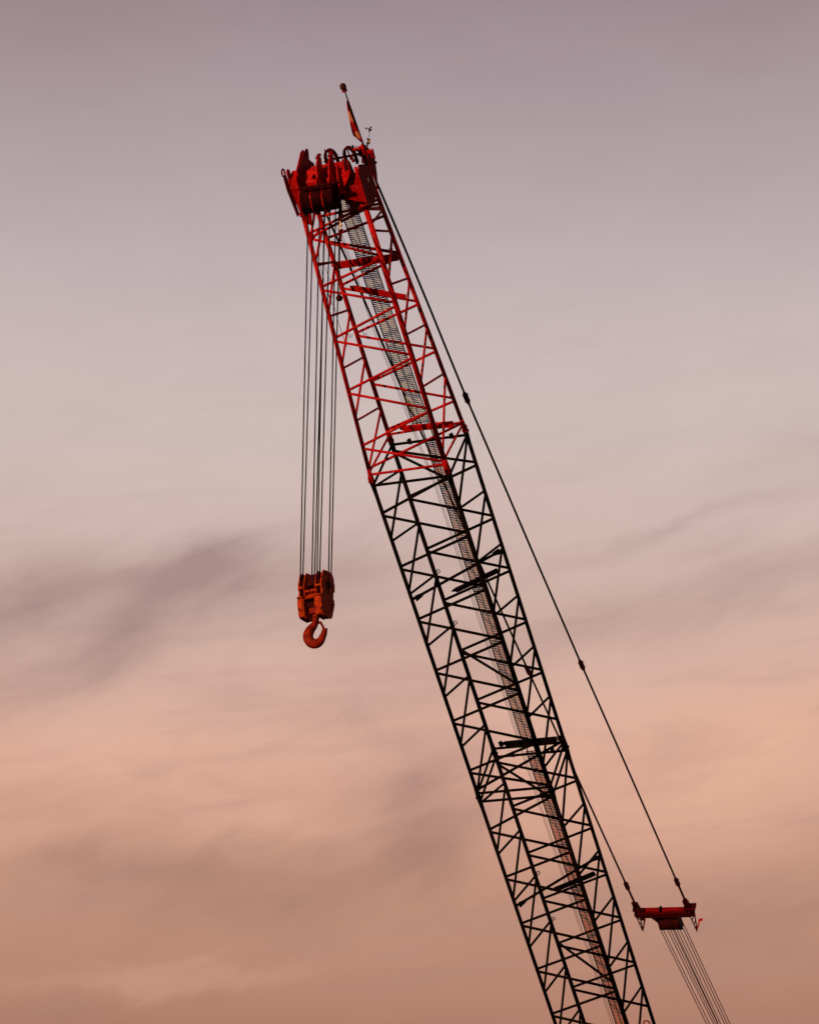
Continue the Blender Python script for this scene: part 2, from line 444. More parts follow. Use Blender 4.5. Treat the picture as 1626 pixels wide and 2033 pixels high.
# red tapering head section
def red_section():
    m = MB()
    TOPT = {A_: 9.75, B_: 9.75, C_: 9.7, D_: 9.6}
    for c in (A_, B_, C_, D_):
        m.tube([V(cor(c, J[0] + .10)), V(cor(c, TOPT[c]))], [CR[c] * 1.0, CR[c] * 1.08], 14)
        p = cor(c, J[0])
        m.tube([V(cor(c, J[0] + .42)), V(cor(c, J[0] + .05))], [CR[c], CR[c] * 1.35], 12)
        m.box(V(p + Vector((.045, 0, .07))), wv * .022, vv * .07, av * .10)
        m.box(V(p + Vector((-.045, 0, .07))), wv * .022, vv * .07, av * .10)
    sec = build('lattice_section', m, RED, boom, 'red tapering lattice section below the sheave head')
    An = along(A_, [(613, 470), (641, 572), (666, 674), (693, 778), (722, 887)])
    Bn = along(B_, [(750.6, 512), (781, 605), (813, 709), (847, 816)])
    Cn = along(C_, [(649, 477), (678, 570), (710, 663), (741, 759)])
    Dn = along(D_, [(792, 506), (827, 602), (862.6, 695), (900.7, 793.6)])
    As = along(A_, [(626, 524), (655, 624), (680, 728), (707, 833)])
    Cs = along(C_, [(665, 522), (690, 619), (722, 712), (754, 811)])
    Ds = along(D_, [(776.5, 463), (811, 555), (848, 646), (884.7, 743)])
    Bs = along(B_, [(743, 453), (777, 561), (808, 661), (843, 764)])
    r1, r2 = .041, .036
    lace(sec, RED, An, Bn + [J[0] + .28], A_, B_, 'diagonal_brace', r1)
    bar(sec, 'end_strut', RED, cor(A_, An[0] - .05), cor(B_, An[0] + .55), r1)
    bar(sec, 'end_strut', RED, cor(A_, J[0] + .22), cor(B_, J[0] + .24), r1)
    lace(sec, RED, Cn, Dn, C_, D_, 'diagonal_brace', r1)
    bar(sec, 'diagonal_brace', RED, cor(D_, Dn[-1] - .05), cor(C_, J[0] + .4), r1)
    bar(sec, 'end_strut', RED, cor(C_, J[0] + .22), cor(D_, J[0] + .30), r1)
    bar(sec, 'diagonal_brace', RED, cor(C_, 8.95), cor(D_, 9.05), r1)
    bar(sec, 'diagonal_brace', RED, cor(C_, Cn[0] + .05), cor(D_, 8.65), r1)
    bar(sec, 'diagonal_brace', RED, cor(C_, Cn[0] - .05), cor(D_, Dn[0] + .08), r1)
    lace(sec, RED, As + [J[0] + .35], Cs, A_, C_, 'side_brace', r2)
    bar(sec, 'side_brace', RED, cor(A_, As[0] + .05), cor(C_, 8.6), r2)
    bar(sec, 'side_brace', RED, cor(C_, 8.65), cor(A_, 8.75), r2)
    bar(sec, 'side_brace', RED, cor(C_, 9.3), cor(A_, 8.8), r2)
    lace(sec, RED, Bs + [J[0] + .5], Ds, B_, D_, 'side_brace', r2)
    bar(sec, 'side_brace', RED, cor(D_, 8.85), cor(B_, Bs[0] + .12), r2)
    bar(sec, 'side_brace', RED, cor(D_, 8.85), cor(B_, Bs[0] + .6), r2)
    bar(sec, 'side_brace', RED, cor(D_, 8.95), cor(B_, 9.45), r2)
    bar(sec, 'end_strut', RED, cor(A_, J[0] + .3), cor(C_, J[0] + .18), r2)
    bar(sec, 'end_strut', RED, cor(B_, J[0] + .4), cor(D_, J[0] + .25), r2)
    bar(sec, 'cross_tie', RED, cor(A_, J[0] + .42), cor(D_, J[0] + .28), r1)
    bar(sec, 'cross_tie', RED, cor(A_, An[0] + .08), cor(D_, 9.2), r1)
    bar(sec, 'cross_tie', RED, cor(A_, As[0]), cor(C_, Cs[0] + .03), r2)
    def carrier(p, q, hh, slots=True):
        m = MB(); P0, P1 = V(p), V(q); d = (P1 - P0).normalized(); h = vv.cross(d).normalized()
        m.box((P0 + P1) / 2, d * ((P1 - P0).length / 2), h * hh, vv * .05)
        m.prism([P0 - h * hh, P0 - d * .15 - h * hh * .5, P0 - d * .15 + h * hh * .3, P0 + h * hh], vv * .04)
        build('walkway_beam', m, RED, sec, bevel=.006)
    def back(x, y): q = inv(x, y, 1, 2.12); return (q[0], q[1], q[2])
    carrier(back(668, 527), back(790, 510), .105)
    carrier(back(704, 572), back(806, 590), .07)
    carrier(back(803, 851), back(900, 842), .09)
    for (x, y) in ((773.5, 498), (868, 842), (693, 668), (722, 665), (857, 690)):
        q = inv(x, y, 1, 2.2); c_ = V(q); m = MB()
        m.tube([c_ - av * .06, c_ + av * .03 + wv * .03, c_ + av * .10], .010, 6); m.tube([c_ - av * .05 + wv * .07, c_ + av * .07 + wv * .11], .008, 6)
        build('clip', m, BLACK, sec)
    return sec
red = red_section()

# expanded metal walkway on the back of the boom
def walkway(sec, t0, t1, ul0, ul1, wd, v0, v1):
    m = MB(); Lg = t0 - t1
    def pt(s, k, dv=0): # s: 0..1 across, k: 0..1 down
        u = ul0 + (ul1 - ul0) * k + wd * s
        return bw(u, v0 + (v1 - v0) * k + dv, t0 - Lg * k)
    n = int(Lg / .062)
    for i in range(n):
        k = (i + .5) / n
        pts = []
        for j in range(7):
            pts.append(pt(j / 6, k + (.007 / Lg if j % 2 else -.007 / Lg)))
        # flat strips
        hw = av * .0185
        a = [m.bm.verts.new(p - hw) for p in pts]; b = [m.bm.verts.new(p + hw + vv * .012) for p in pts]
        for j in range(6): m.bm.faces.new((a[j], a[j + 1], b[j + 1], b[j]))
    return m, pt
def make_walkway(sec, t0, t1, ul0, ul1, wd, v0, v1, left, mat_rail):
    m, pt = walkway(sec, t0, t1, ul0, ul1, wd, v0, v1)
    mesh_mat = STEEL if sec is red else (MIDMESH if sec is sec1 else RUSTY_SUNSET)
    for j in range(1, 8):
        if j == 4: continue
        m.tube([pt(j / 8, 0, .02), pt(j / 8, 1, .02)], .005, 4)
    wk = build('walkway_mesh', m, mesh_mat, sec)
    for s_ in (0, .5, 1):
        m = MB(); m.tube([pt(s_, 0, -.01), pt(s_, 1, -.01)], .013 if s_ == .5 else .018, 6)
        build('walkway_rail', m, mat_rail, wk if False else sec)
VW = 2.5
make_walkway(red, 9.25, J[0] + .35, .72, .80, .50, VW, VW, .7, BLACK)
make_walkway(sec1, J[0] - .2, J[1] + .35, 1.0, .96, .41, VW, VW, 1, BLACK)
make_walkway(sec2, J[1] - .15, J[2] + .35, .99, 1.02, .39, VW, VW, 1, BLACK)
m = MB()
for u_ in (1.02, 1.28):
    m.tube([bw(u_, VW, J[0] + .4), bw(u_ + .02, VW, J[0] - .3)], .02, 6); m.tube([bw(u_, VW, J[1] + .4), bw(u_ + .02, VW, J[1] - .3)], .02, 6)
build('walkway_link', m, BLACK, sec1)

# ------------------------------------------------------------------ sheave head
def plate_px(m, pts, v, th):                           # plate parallel to the underside of the boom
    m.prism([V(inv(x, y, 1, v)) for x, y in pts], vv * th)
def plate_u(m, pts, u, th=.03):                        # plate across the boom axis of the sheaves: (v, t) outline
    m.prism([bw(u, a, b) for a, b in pts], wv * th)
def arc(cv, ct, r_, a0, a1, n=8): return [(cv + r_ * math.cos(R(a0 + (a1 - a0) * k / n)), ct + r_ * math.sin(R(a0 + (a1 - a0) * k / n))) for k in range(n + 1)]

m = MB()
# crossbeam: bent red plate box between the cheek plates
prof = [(1.0, 9.95), (.93, 10.32), (.96, 10.50), (1.25, 10.72), (1.7, 10.66), (1.75, 10.1), (1.4, 9.95)]
m.prism([bw(.40, a, b) for a, b in prof], wv * 1.30)
head = build('sheave_head', m, RED, boom, 'red box head that carries the sheaves', bevel=.01)
# openings cut look: dark pin holes as short recessed bosses
for (x, y, s_) in ((629, 340, .033), (651, 336, .033), (645, 350, .028), (669, 346, .03), (621, 354, .033)):
    q = inv(x, y, 1, .92); m = MB()
    c_ = V(q); n_ = (vv * -.9 - av * .05).normalized()
    m.lathe(c_ + vv * .06 - av * .0, n_, [(-.12, s_), (.0, s_), (.015, s_ * 1.15), (.03, s_ * 1.15), (.03, s_ * .8), (.0, s_ * .75)], 14)
    build('pin_boss', m, SHEAVE, head)

# cheek plates, both sides: outer chord extension plus two lug plates
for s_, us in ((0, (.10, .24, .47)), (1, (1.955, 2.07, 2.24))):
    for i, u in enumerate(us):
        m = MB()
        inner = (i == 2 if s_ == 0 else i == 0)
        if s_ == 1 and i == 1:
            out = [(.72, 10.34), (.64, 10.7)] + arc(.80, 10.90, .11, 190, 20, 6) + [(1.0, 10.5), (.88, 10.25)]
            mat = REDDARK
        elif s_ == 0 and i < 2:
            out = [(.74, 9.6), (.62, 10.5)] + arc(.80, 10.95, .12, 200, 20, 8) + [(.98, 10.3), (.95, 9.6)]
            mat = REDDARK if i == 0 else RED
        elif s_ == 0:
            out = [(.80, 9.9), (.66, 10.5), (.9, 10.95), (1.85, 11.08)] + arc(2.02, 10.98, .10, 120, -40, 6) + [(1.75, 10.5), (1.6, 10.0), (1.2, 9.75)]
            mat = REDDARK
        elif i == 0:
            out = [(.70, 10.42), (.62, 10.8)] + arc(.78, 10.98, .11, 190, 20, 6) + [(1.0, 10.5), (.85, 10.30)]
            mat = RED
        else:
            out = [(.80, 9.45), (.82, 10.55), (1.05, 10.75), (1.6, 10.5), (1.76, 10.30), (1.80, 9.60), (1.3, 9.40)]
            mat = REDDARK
        if u == .10: # hole in the lug: ring instead of solid tip
            out = [(.76, 9.6), (.66, 10.5), (.70, 10.86), (.92, 10.86), (.95, 10.3), (.93, 9.6)]
            plate_u(m, out, u)
            m.ring(bw(u + .015, .80, 10.98), vv, av, .11, .028, 0, 360, 20, 6)
        else: plate_u(m, out, u, .035)
        build('cheek_plate', m, mat, head, bevel=.006)
# second fork horn on the left
m = MB(); plate_u(m, [(.95, 10.8), (1.85, 11.08)] + arc(1.98, 10.98, .10, 120, -40, 6) + [(1.3, 10.4)], .36, .03)
build('cheek_plate', m, RED, head, bevel=.006)

# bright boxes between the lugs
for (ua, ub) in ((.275, .475), (1.68, 1.95)):
    m = MB()
    m.prism([bw(ua, a, b) for a, b in ((.70, 9.75), (.63, 10.52), (.72, 10.80), (1.05, 10.90), (1.3, 10.0))], wv * (ub - ua))
    build('front_box', m, RED, head, bevel=.008)

# outer front corner plates running down to the chords
m = MB()
m.prism([bw(.26, .74, 9.45), bw(.26, .64, 10.5), bw(.50, .66, 10.40), bw(.60, .74, 9.95), bw(.52, .80, 9.55), bw(.42, .84, 9.2)], vv * .03)
build('corner_plate', m, RED, head, bevel=.005)
m = MB()   # right hand folded gusset
def T(m, pts):
    a = [V(inv(x, y, 1, v)) for x, y, v in pts]
    n = (a[1] - a[0]).cross(a[2] - a[0]).normalized()
    if n.dot(fwd) < 0: n = -n
    m.prism(a, n * .025)
T(m, [(672, 396, .42), (693, 350, .58), (677, 352, .60)])
T(m, [(693, 349.5, .585), (677, 351.5, .605), (679, 341, .63), (695, 338, .62)])
build('gusset_plate', m, RED, head)
m = MB()
plate_px(m, [(694.5, 371), (703, 367), (706.5, 343), (711, 343), (729, 402), (716, 400), (700, 380)], .58, .03)
plate_px(m, [(699.5, 380.5), (715.5, 400.5), (693, 396), (693, 391)], .60, .03)
build('gusset_plate', m, RED, head)
m = MB()
T(m, [(673.5, 397, .66), (695, 397.5, .95), (694, 353, 1.1)])
build('gusset_plate', m, SHEAVE, head)
m = MB()
m.prism([bw(1.72, .62, 9.45), bw(1.72, .62, 9.55), bw(2.2, .74, 9.62), bw(2.26, .8, 9.48)], vv * .7)
build('base_plate', m, REDDARK, head)
m = MB(); q = inv(706, 332, 1, .78); q2 = cor(B_, 9.5)
m.tube([V(q), V(q2)], [.05, .095], 12)
m.lathe(V(cor(B_, 9.62)), av, [(-.04, .10), (-.04, .14), (.04, .14), (.04, .10)], 18)
build('chord_end', m, RED, head)
m = MB(); m.lathe(V(cor(A_, 9.62)), av, [(-.04, .07), (-.04, .11), (.04, .11), (.04, .07)], 18)
m.tube([bw(.30, .86, 9.45), bw(.20, .84, 10.3)], [.07, .06], 12)
build('chord_end', m, RED, head)
m = MB(); q = inv(731, 357, 0, 2.28); m.box(V(q), wv * .008, vv * .05, av * .06); build('placard', m, YELLOW, head)
# hydraulic-looking red block under the base plate
m = MB(); q = V(inv(702, 410, 1, 1.2)); m.box(q, wv * .09, vv * .1, av * .13); m.box(q - av * .16, wv * .05, vv * .06, av * .05)
build('bracket_block', m, RED, head, bevel=.01)

# ribs
for (x, y) in ((624, 368), (649, 366), (669.5, 362)):
    u = inv(x, y, 1, .38)[0]
    m = MB(); plate_u(m, [(.42, 10.25), (.38, 10.50), (.44, 10.70), (.60, 10.90), (.66, 11.0), (.78, 10.98), (.80, 10.7), (.72, 10.4), (.60, 10.2)] if x > 660 else [(.42, 10.25), (.38, 10.50), (.50, 10.66), (.74, 10.76), (.92, 11.0), (1.15, 11.1), (1.42, 11.0), (1.25, 10.7), (.98, 10.5), (.96, 10.2)], u, .04)
    build('rib_plate', m, RED, head, bevel=.006)
    m = MB()
    if x > 660: m.bm.free(); continue
    for k in range(3):
        m.box(bw(u + .02, 1.18 + .10 * k, 11.10), wv * .05, vv * .022, av * .035)
    build('rope_keeper', m, REDDARK, head)

# main sheaves
AX = (.40, 10.20)
SU = [.660, .760, .860, 1.005, 1.105, 1.205, 1.350, 1.450, 1.550]
for u in SU:
    m = MB()
    m.lathe(bw(u, *AX), wv, [(-.044, .10), (-.044, .13), (-.02, .14), (-.02, .28), (-.044, .31), (-.044, .37), (-.032, .37), (-.010, .325), (.010, .325), (.032, .37), (.044, .37), (.044, .31), (.02, .28), (.02, .14), (.044, .13), (.044, .10)], 40)
    build('sheave', m, SHEAVE_DARK, head)
m = MB(); m.tube([bw(.50, *AX), bw(1.64, *AX)], .07, 16); build('sheave_shaft', m, SHEAVE, head)
m = MB(); qa, qb = inv(595.5, 375, 1, .2), inv(672, 362, 1, .2); m.tube([V(qa), V(qb)], .04, 8)
build('rope_guard_bar', m, SHEAVE, head)
for u in (.933, 1.278, .590):
    m = MB(); plate_u(m, [(.36, 10.55), (.10, 10.4), (.02, 10.15), (.10, 9.9), (.30, 9.76), (.6, 9.8), (.85, 10.1)], u - .014, .028)
    build('sheave_divider', m, RED, head)

# upper guide hoops and their shaft
for (x, y, rr_, hh) in ((657.5, 316, .165, .27), (694.5, 311, .155, .27)):
    c_ = V(inv(x, y, 1, 1.85)); m = MB()
    pts = [c_ - wv * rr_ - av * .25] + [c_ + wv * rr_ * math.cos(R(a)) + av * hh * math.sin(R(a)) for a in range(180, -1, -15)] + [c_ + wv * rr_ - av * .25]
    m.tube(pts, .042, 10)
    pts = [p + vv * .09 for p in pts]; m.tube(pts, .034, 8)
    m.tube([c_ + av * hh, c_ - av * .1], .02, 6)
    build('guide_hoop', m, SHEAVE, head)
m = MB(); m.tube([V(inv(645, 319, 1, 1.9)), V(inv(718, 305, 1, 1.9))], .035, 10); build('guide_shaft', m, BLACK, head)
m = MB()
m.tube([V(inv(645, 297, 1, 1.9)), V(inv(648.5, 313, 1, 1.9)), V(inv(644, 322, 1, 1.9))], .022, 6)
m.tube([V(inv(700, 288.5, 1, 1.9)), V(inv(702.5, 297, 1, 1.9))], .03, 6)
build('guide_arm', m, BLACK, head)
m = MB(); m.tube([V(inv(700, 296, 1, 1.9)), V(inv(710, 298, 1, 1.9))], .045, 8); m.tube([V(inv(707.5, 290, 1, 1.9)), V(inv(707, 296, 1, 1.9))], .022, 6)
build('limit_bracket', m, RED, head)
# small hardware row on the crossbeam edge
m = MB()
for (x, y) in ((681, 320), (684.5, 317.5), (698, 313), (701, 318), (692, 322)):
    m.lathe(V(inv(x, y, 1, 1.5)), av, [(-.05, .03), (-.05, .045), (.02, .045), (.03, .02), (.07, .02)], 8)
build('bolt_row', m, REDDARK, head)

# pennant brackets (upper right and hidden left) with lamp socket
for u in (2.13, .27):
    m = MB(); plate_u(m, [(2.0, 9.5), (1.95, 10.5), (2.2, 10.85)] + arc(2.38, 10.62, .12, 90, -60, 5) + [(2.3, 9.9)], u - .07, .03)
    plate_u(m, [(2.0, 9.5), (1.95, 10.5), (2.2, 10.75)] + arc(2.42, 10.35, .12, 80, -60, 5) + [(2.3, 9.9)], u + .07, .03)
    m.tube([bw(u - .12, 2.4, 10.15), bw(u + .14, 2.4, 10.15)], .04, 10)
    build('pennant_bracket', m, REDDARK, head, bevel=.005)
m = MB()
c_ = V(inv(723, 301, 1, 2.1))
m.box(c_ + av * .03 - wv * .05, wv * .10, vv * .10, av * .13)
m.box(c_ + wv * .14 - av * .03, wv * .13, vv * .05, av * .05)
m.tube([c_ + wv * .20 - av * .22, c_ + wv * .20 + av * .02], .045, 8)
m.tube([c_ + wv * .26 - av * .26, c_ + wv * .27 + av * .06], .018, 6)
m.tube([c_ - wv * .10 - av * .30 - vv * .1, c_ + wv * .02 + av * .25], .04, 8)
build('mast_bracket', m, RED, head, bevel=.008)

# ------------------------------------------------------------------ flagpole, beacon, flag
b0 = V(inv(722, 288, 1, 2.1)); b1d = V(inv(685, 182, 1, 2.1 - .2 * 1.7))
pole = empty('flagpole', Matrix.Translation(b0), 'thin dark pole on the boom tip with a round beacon lamp at its top', 'flagpole')
m = MB(); m.tube([b0 - (b1d - b0) * .03, b0 + (b1d - b0) * .55, b1d], [.026, .022, .018], 8); build('pole', m, BLACK, pole)
pd = (b1d - b0).normalized()
m = MB()
m.lathe(b1d, pd, [(-.02, .03), (0, .05), (.02, .075), (.05, .08), (.055, .055), (.09, .06)], 16)
bc = build('beacon_base', m, HOOKM, pole)
m = MB(); m.lathe(b1d + pd * .08 - Vector((.01, 0, 0)), (pd * .7 + Vector((-.1, 0, 1)) * .3), [(0, .05), (.02, .085), (.085, .095), (.095, .083), (.13, .085), (.165, .062), (.18, .025)], 20)
build('beacon_lens', m, material('beacon_lens_grimy', (.035, .008, .008), (.07, .014, .012), 9, .5, .1), pole)

# flag: limp cloth gathered along the pole
fm = bpy.data.materials.new('flag_cloth'); fm.use_nodes = True
n, l = fm.node_tree.nodes, fm.node_tree.links
t = n.new('ShaderNodeUVMap'); sp = n.new('ShaderNodeSeparateXYZ'); l.new(t.outputs[0], sp.inputs[0])
nz = n.new('ShaderNodeTexNoise'); nz.inputs['Scale'].default_value = 3; l.new(t.outputs[0], nz.inputs['Vector'])
a_ = n.new('ShaderNodeMath'); a_.operation = 'MULTIPLY_ADD'; l.new(nz.outputs['Fac'], a_.inputs[0]); a_.inputs[1].default_value = .22; l.new(sp.outputs[1], a_.inputs[2])
rr_ = n.new('ShaderNodeValToRGB'); rr_.color_ramp.interpolation = 'CONSTANT'
els = [(0, (.38, .005, .006)), (.34, (.80, .27, .14)), (.58, (.42, .005, .006)), (.82, (.78, .24, .11)), (.97, (.42, .005, .006))]
while len(rr_.color_ramp.elements) < len(els): rr_.color_ramp.elements.new(.5)
for e_, (p_, c_) in zip(rr_.color_ramp.elements, els): e_.position = min(p_, 1.0); e_.color = (*c_, 1)
l.new(a_.outputs[0], rr_.inputs[0]); l.new(rr_.outputs[0], n['Principled BSDF'].inputs['Base Color'])
n['Principled BSDF'].inputs['Roughness'].default_value = .85; n['Principled BSDF'].inputs['Specular IOR Level'].default_value = .1
bmf = MB(); uvs = bmf.bm.loops.layers.uv.new('UVMap')
NR, NC = 40, 10
grid = []
p_top = b0 + (b1d - b0) * .83; p_bot = b0 + (b1d - b0) * .05
for i in range(NR + 1):
    k = i / NR
    row = []
    wdt = (.03 + .19 * k ** .7) * (1 if k < .86 else 1 - (k - .86) * 5.0)
    for j in range(NC + 1):
        s_ = j / NC
        base_ = p_top.lerp(p_bot, k)
        off = Vector((-1, 0, -.12)) * wdt * s_ + Vector((0, 1, 0)) * (.05 * math.sin(s_ * 6 + k * 5) * (.3 + k)) + Vector((0, 0, -1)) * (.18 * s_ * max(0, k - .75) * -1.2)
        row.append(bmf.bm.verts.new(base_ + off + Vector((-.012, -.02, 0))))
    grid.append(row)
for i in range(NR):
    for j in range(NC):
        f = bmf.bm.faces.new((grid[i][j], grid[i + 1][j], grid[i + 1][j + 1], grid[i][j + 1])); f.smooth = True
        for lp, (a, b) in zip(f.loops, ((i, j), (i + 1, j), (i + 1, j + 1), (i, j + 1))): lp[uvs].uv = (b / NC, a / NR * .95)
fo = build('flag', bmf, fm, None, 'limp red and orange flag hanging furled along the pole on the boom tip', 'flag', loc=p_bot)
sm = fo.modifiers.new('solid', 'SOLIDIFY'); sm.thickness = .006

# ------------------------------------------------------------------ anemometer
c0 = V(inv(733, 286, 1, 2.15))
def upz(z): return c0 + Vector((0, 0, z))
S = 1 / 67
an = empty('anemometer', Matrix.Translation(c0), 'small wind cup gauge on a thin upright stem beside the flagpole', 'anemometer')
m = MB(); m.tube([upz(0), upz(.12)], .02, 6); m.tube([upz(.10), upz(.42)], .006, 6); m.tube([upz(.38), upz(.49)], [.016, .03], 8); build('stem', m, BLACK, an)
m = MB(); m.box(upz(.10) + Vector((-.01, 0, 0)), Vector((.036, .01, 0)), Vector((-.01, .036, 0)), Vector((0, 0, .055))); build('housing', m, YELLOW, an, bevel=.008)
m = MB(); m.lathe(upz(.15) + Vector((-.05, 0, 0)), Vector((0, 0, 1)), [(0, .02), (.03, .022), (.04, .01)], 10)
m.lathe(upz(.02) + Vector((-.05, 0, 0)), Vector((0, 0, 1)), [(-.1, .02), (0, .03), (.04, .015)], 10); build('sensor_cap', m, BLACK, an)
for a in (175, 55, 290):
    e = Vector((math.cos(R(a)), math.sin(R(a)), 0)); tp = upz(.49)
    m = MB(); m.tube([tp, tp + e * .085], .006, 5)
    ctr = tp + e * .09; ax_ = e.cross(Vector((0, 0, 1)))
    m.lathe(ctr, ax_, [(-.028, .028), (-.01, .026), (.012, .018), (.02, .006)], 12)
    build('cup', m, BLACK, an)

# ------------------------------------------------------------------ hook block
TH = R(31)
hb_w = Vector((math.cos(TH), -math.sin(TH), 0)); hb_n = Vector((math.sin(TH), math.cos(TH), 0)); Z = Vector((0, 0, 1))
axis_pt = bw(1.24, *AX)
dep = (axis_pt - EYE).dot(Vector((0, 1, 0)))
def at_y(x, y, Y):                                     # point on the upright plane y = Y
    r = ray(x, y); return EYE + r * (Y / r.y)
HY = axis_pt.y
hc = at_y(627.5, 1183.5, HY)                             # centre of the block
pxm = (at_y(727, 1168, HY) - hc).length / 100          # metres per photo pixel there
hook_block = empty('hook_block', Matrix.Translation(hc), 'worn orange hook block with rusty red hook hanging on the hoist ropes', 'hook block')
def hp(a, b, c): return hc + hb_w * a + hb_n * b + Z * c
# side plates: (name, offset along the axis, outline (depth, height))
HH = 46 * pxm / math.cos(R(18)) * .98
def outl(sc=1.0, top=1.0):
    d_ = .34 * sc; h = HH
    return [(-d_ * .62, h * .98), (d_ * .5, h * 1.0), (d_ * .82, h * .8), (d_ * 1.0, h * .42), (d_ * 1.0, h * .22), (d_ * .84, h * .16), (d_ * .84, -h * .10),
            (d_ * 1.0, -h * .16), (d_ * 1.0, -h * .42), (d_ * .72, -h * .96), (d_ * .45, -h * 1.02), (-d_ * .55, -h * 1.0), (-d_ * .78, -h * .9),
            (-d_ * 1.0, -h * .45), (-d_ * 1.0, -h * .12), (-d_ * .86, -h * .08), (-d_ * .86, h * .16), (-d_ * 1.0, h * .22), (-d_ * 1.0, h * .45), (-d_ * .8, h * .85)]
PLT = ((-.375, .045, .97), (-.215, .030, .92), (.150, .030, .92), (.335, .045, 1.0))
for i, (a, th, sc) in enumerate(PLT):
    m = MB(); m.prism([hp(a, b, c) for b, c in outl(sc)], hb_w * th)
    build('side_plate', m, ORANGE, hook_block, bevel=.012)
# box skirts (cheek weights) low and high on the front of each sheave pair
for a0, a1 in ((-.33, -.215), (.18, .335)):
    m = MB()
    m.prism([hp(a0, b, c) for b, c in ((-.33, -HH * .18), (-.36, -HH * .40), (-.25, -HH * .95), (.25, -HH * .95), (.36, -HH * .4), (.33, -HH * .18))], hb_w * (a1 - a0))
    build('cheek_weight', m, ORANGE, hook_block, bevel=.012)
    m = MB(); m.tube([hp(a0, -.32, HH * .28), hp(a1, -.32, HH * .28)], .035, 10); build('rope_guard', m, ORANGE, hook_block)
    m = MB(); m.tube([hp(a0 - .03, -.36, -HH * .15), hp(a1 + .03, -.36, -HH * .15)], .03, 8)
    build('rope_guard', m, ORANGE, hook_block)
for (sx, sz) in ((.383, .36), (.383, -.05)):
    pass
m = MB(); m.lathe(hp(.37, -.0, HH * .38), hb_w, [(0, .0), (.0, .125), (.018, .125), (.018, .095), (.012, .09), (.012, .02)], 24); m.tube([hp(.385, 0, HH * .9), hp(.385, 0, HH * .5)], .008, 5); m.tube([hp(.385, 0, HH * .22), hp(.385, 0, 0)], .016, 5)
build('shaft_cap', m, SHEAVE, hook_block)
HS = [-.325, -.245, .205, .285]
HSR = .31
for a in HS:
    m = MB(); m.lathe(hp(a, 0, HH * .38), hb_w, [(-.03, .06), (-.03, .25), (-.03, HSR), (-.008, HSR - .04), (.008, HSR - .04), (.03, HSR), (.03, .25), (.03, .06)], 36)
    build('sheave', m, SHEAVE, hook_block)
m = MB(); m.tube([hp(-.36, 0, HH * .38), hp(.36, 0, HH * .38)], .07, 14); build('sheave_shaft', m, SHEAVE, hook_block)
# middle web plates seen through the opening
m = MB(); m.prism([hp(-.185, b, c) for b, c in ((-.20, HH * .22), (-.26, HH * .16), (-.26, HH * .10), (-.10, HH * .06), (-.10, HH * .22))], hb_w * .335)
m.prism([hp(-.185, b, c) for b, c in ((-.14, HH * .05), (-.30, -HH * .18), (-.27, -HH * .22), (.0, -HH * .22), (.0, HH * .05))], hb_w * .335)
build('web_plate', m, ORANGE, hook_block, bevel=.008)
m = MB(); m.box(hp(-.02, 0, -HH * .42), hb_w * .165, hb_n * .17, Z * HH * .12)
build('crosshead', m, SHEAVE, hook_block, bevel=.02)
m = MB(); m.box(hp(-.02, 0, HH * .62), hb_w * .163, hb_n * .2, Z * .16); build('spacer_block', m, SHEAVE, hook_block, bevel=.02)
m = MB(); m.box(hp(.0, -.02, -HH * .68), hb_w * .12, hb_n * .13, Z * HH * .13); m.lathe(hp(0.02, 0, -HH * .84), Z, [(-.10, .09), (.05, .10)], 18)
build('swivel_nut', m, HOOKM, hook_block, bevel=.02)
m = MB()
for a in (-.39, .395):
    for (b, c) in ((-.29, -.25), (.30, -.24), (-.28, .33), (.28, .33)):
        m.lathe(hp(a, b, c * HH / .7 * 1.0), hb_w * (1 if a > 0 else -1), [(-.03, .022), (.005, .022), (.005, .012)], 8)
build('bolt', m, HOOKM, hook_block)

# hook: swept centre line in its own upright plane, roughly facing the camera
hx = Vector((.995, -.10, 0)).normalized()
def hk(x, y):                                          # photo pixels of the hook's plane (x right, y down)
    return hc + hx * ((x - 627.5) * pxm) - Z * ((y - 1183.5) * pxm / math.cos(R(17)))
cl = [((629, 1212), 6.2), ((628.7, 1224), 6.2), ((628, 1234), 6.2), ((624.5, 1242), 7.4), ((617.5, 1251), 9.2), ((613.8, 1261), 10.1), ((616, 1270.5), 10.2), ((622.8, 1276.5), 9.9), ((631.5, 1276.8), 9.3),
      ((638.5, 1271.8), 8.0), ((642.6, 1264), 6.7), ((645, 1257.5), 6.1), ((646.6, 1251.5), 5.2), ((648.2, 1248.5), 4.0)]
# smooth
def catmull(ps, n=5):
    out = []
    for i in range(len(ps) - 1):
        p0, p1, p2, p3 = ps[max(i - 1, 0)], ps[i], ps[i + 1], ps[min(i + 2, len(ps) - 1)]
        for k in range(n):
            t_ = k / n
            out.append([.5 * (2 * b + (c - a) * t_ + (2 * a - 5 * b + 4 * c - d) * t_ ** 2 + (3 * b - a - 3 * c + d) * t_ ** 3) for a, b, c, d in zip(p0, p1, p2, p3)])
    out.append(list(ps[-1])); return out
cc = catmull([(p[0], p[1], r_) for p, r_ in cl])
m = MB(); m.tube([hk(a, b) for a, b, r_ in cc], [r_ * pxm * 1.02 for a, b, r_ in cc], 16)
m.tube([hk(647, 1250.5), hk(651.5, 1248)], [3.0 * pxm, 1.6 * pxm], 8)
hook = build('hook', m, HOOKM, hook_block)
m = MB(); m.tube([hk(636.5, 1234.5), hk(641, 1241), hk(646, 1250)], [2.8 * pxm, 2.4 * pxm, 2.0 * pxm], 8); m.tube([hk(631, 1238), hk(637, 1235)], 2.4 * pxm, 8)
m.tube([hk(641.5, 1246), hk(643, 1250)], 1.1 * pxm, 6)
build('latch', m, HOOKM, hook)

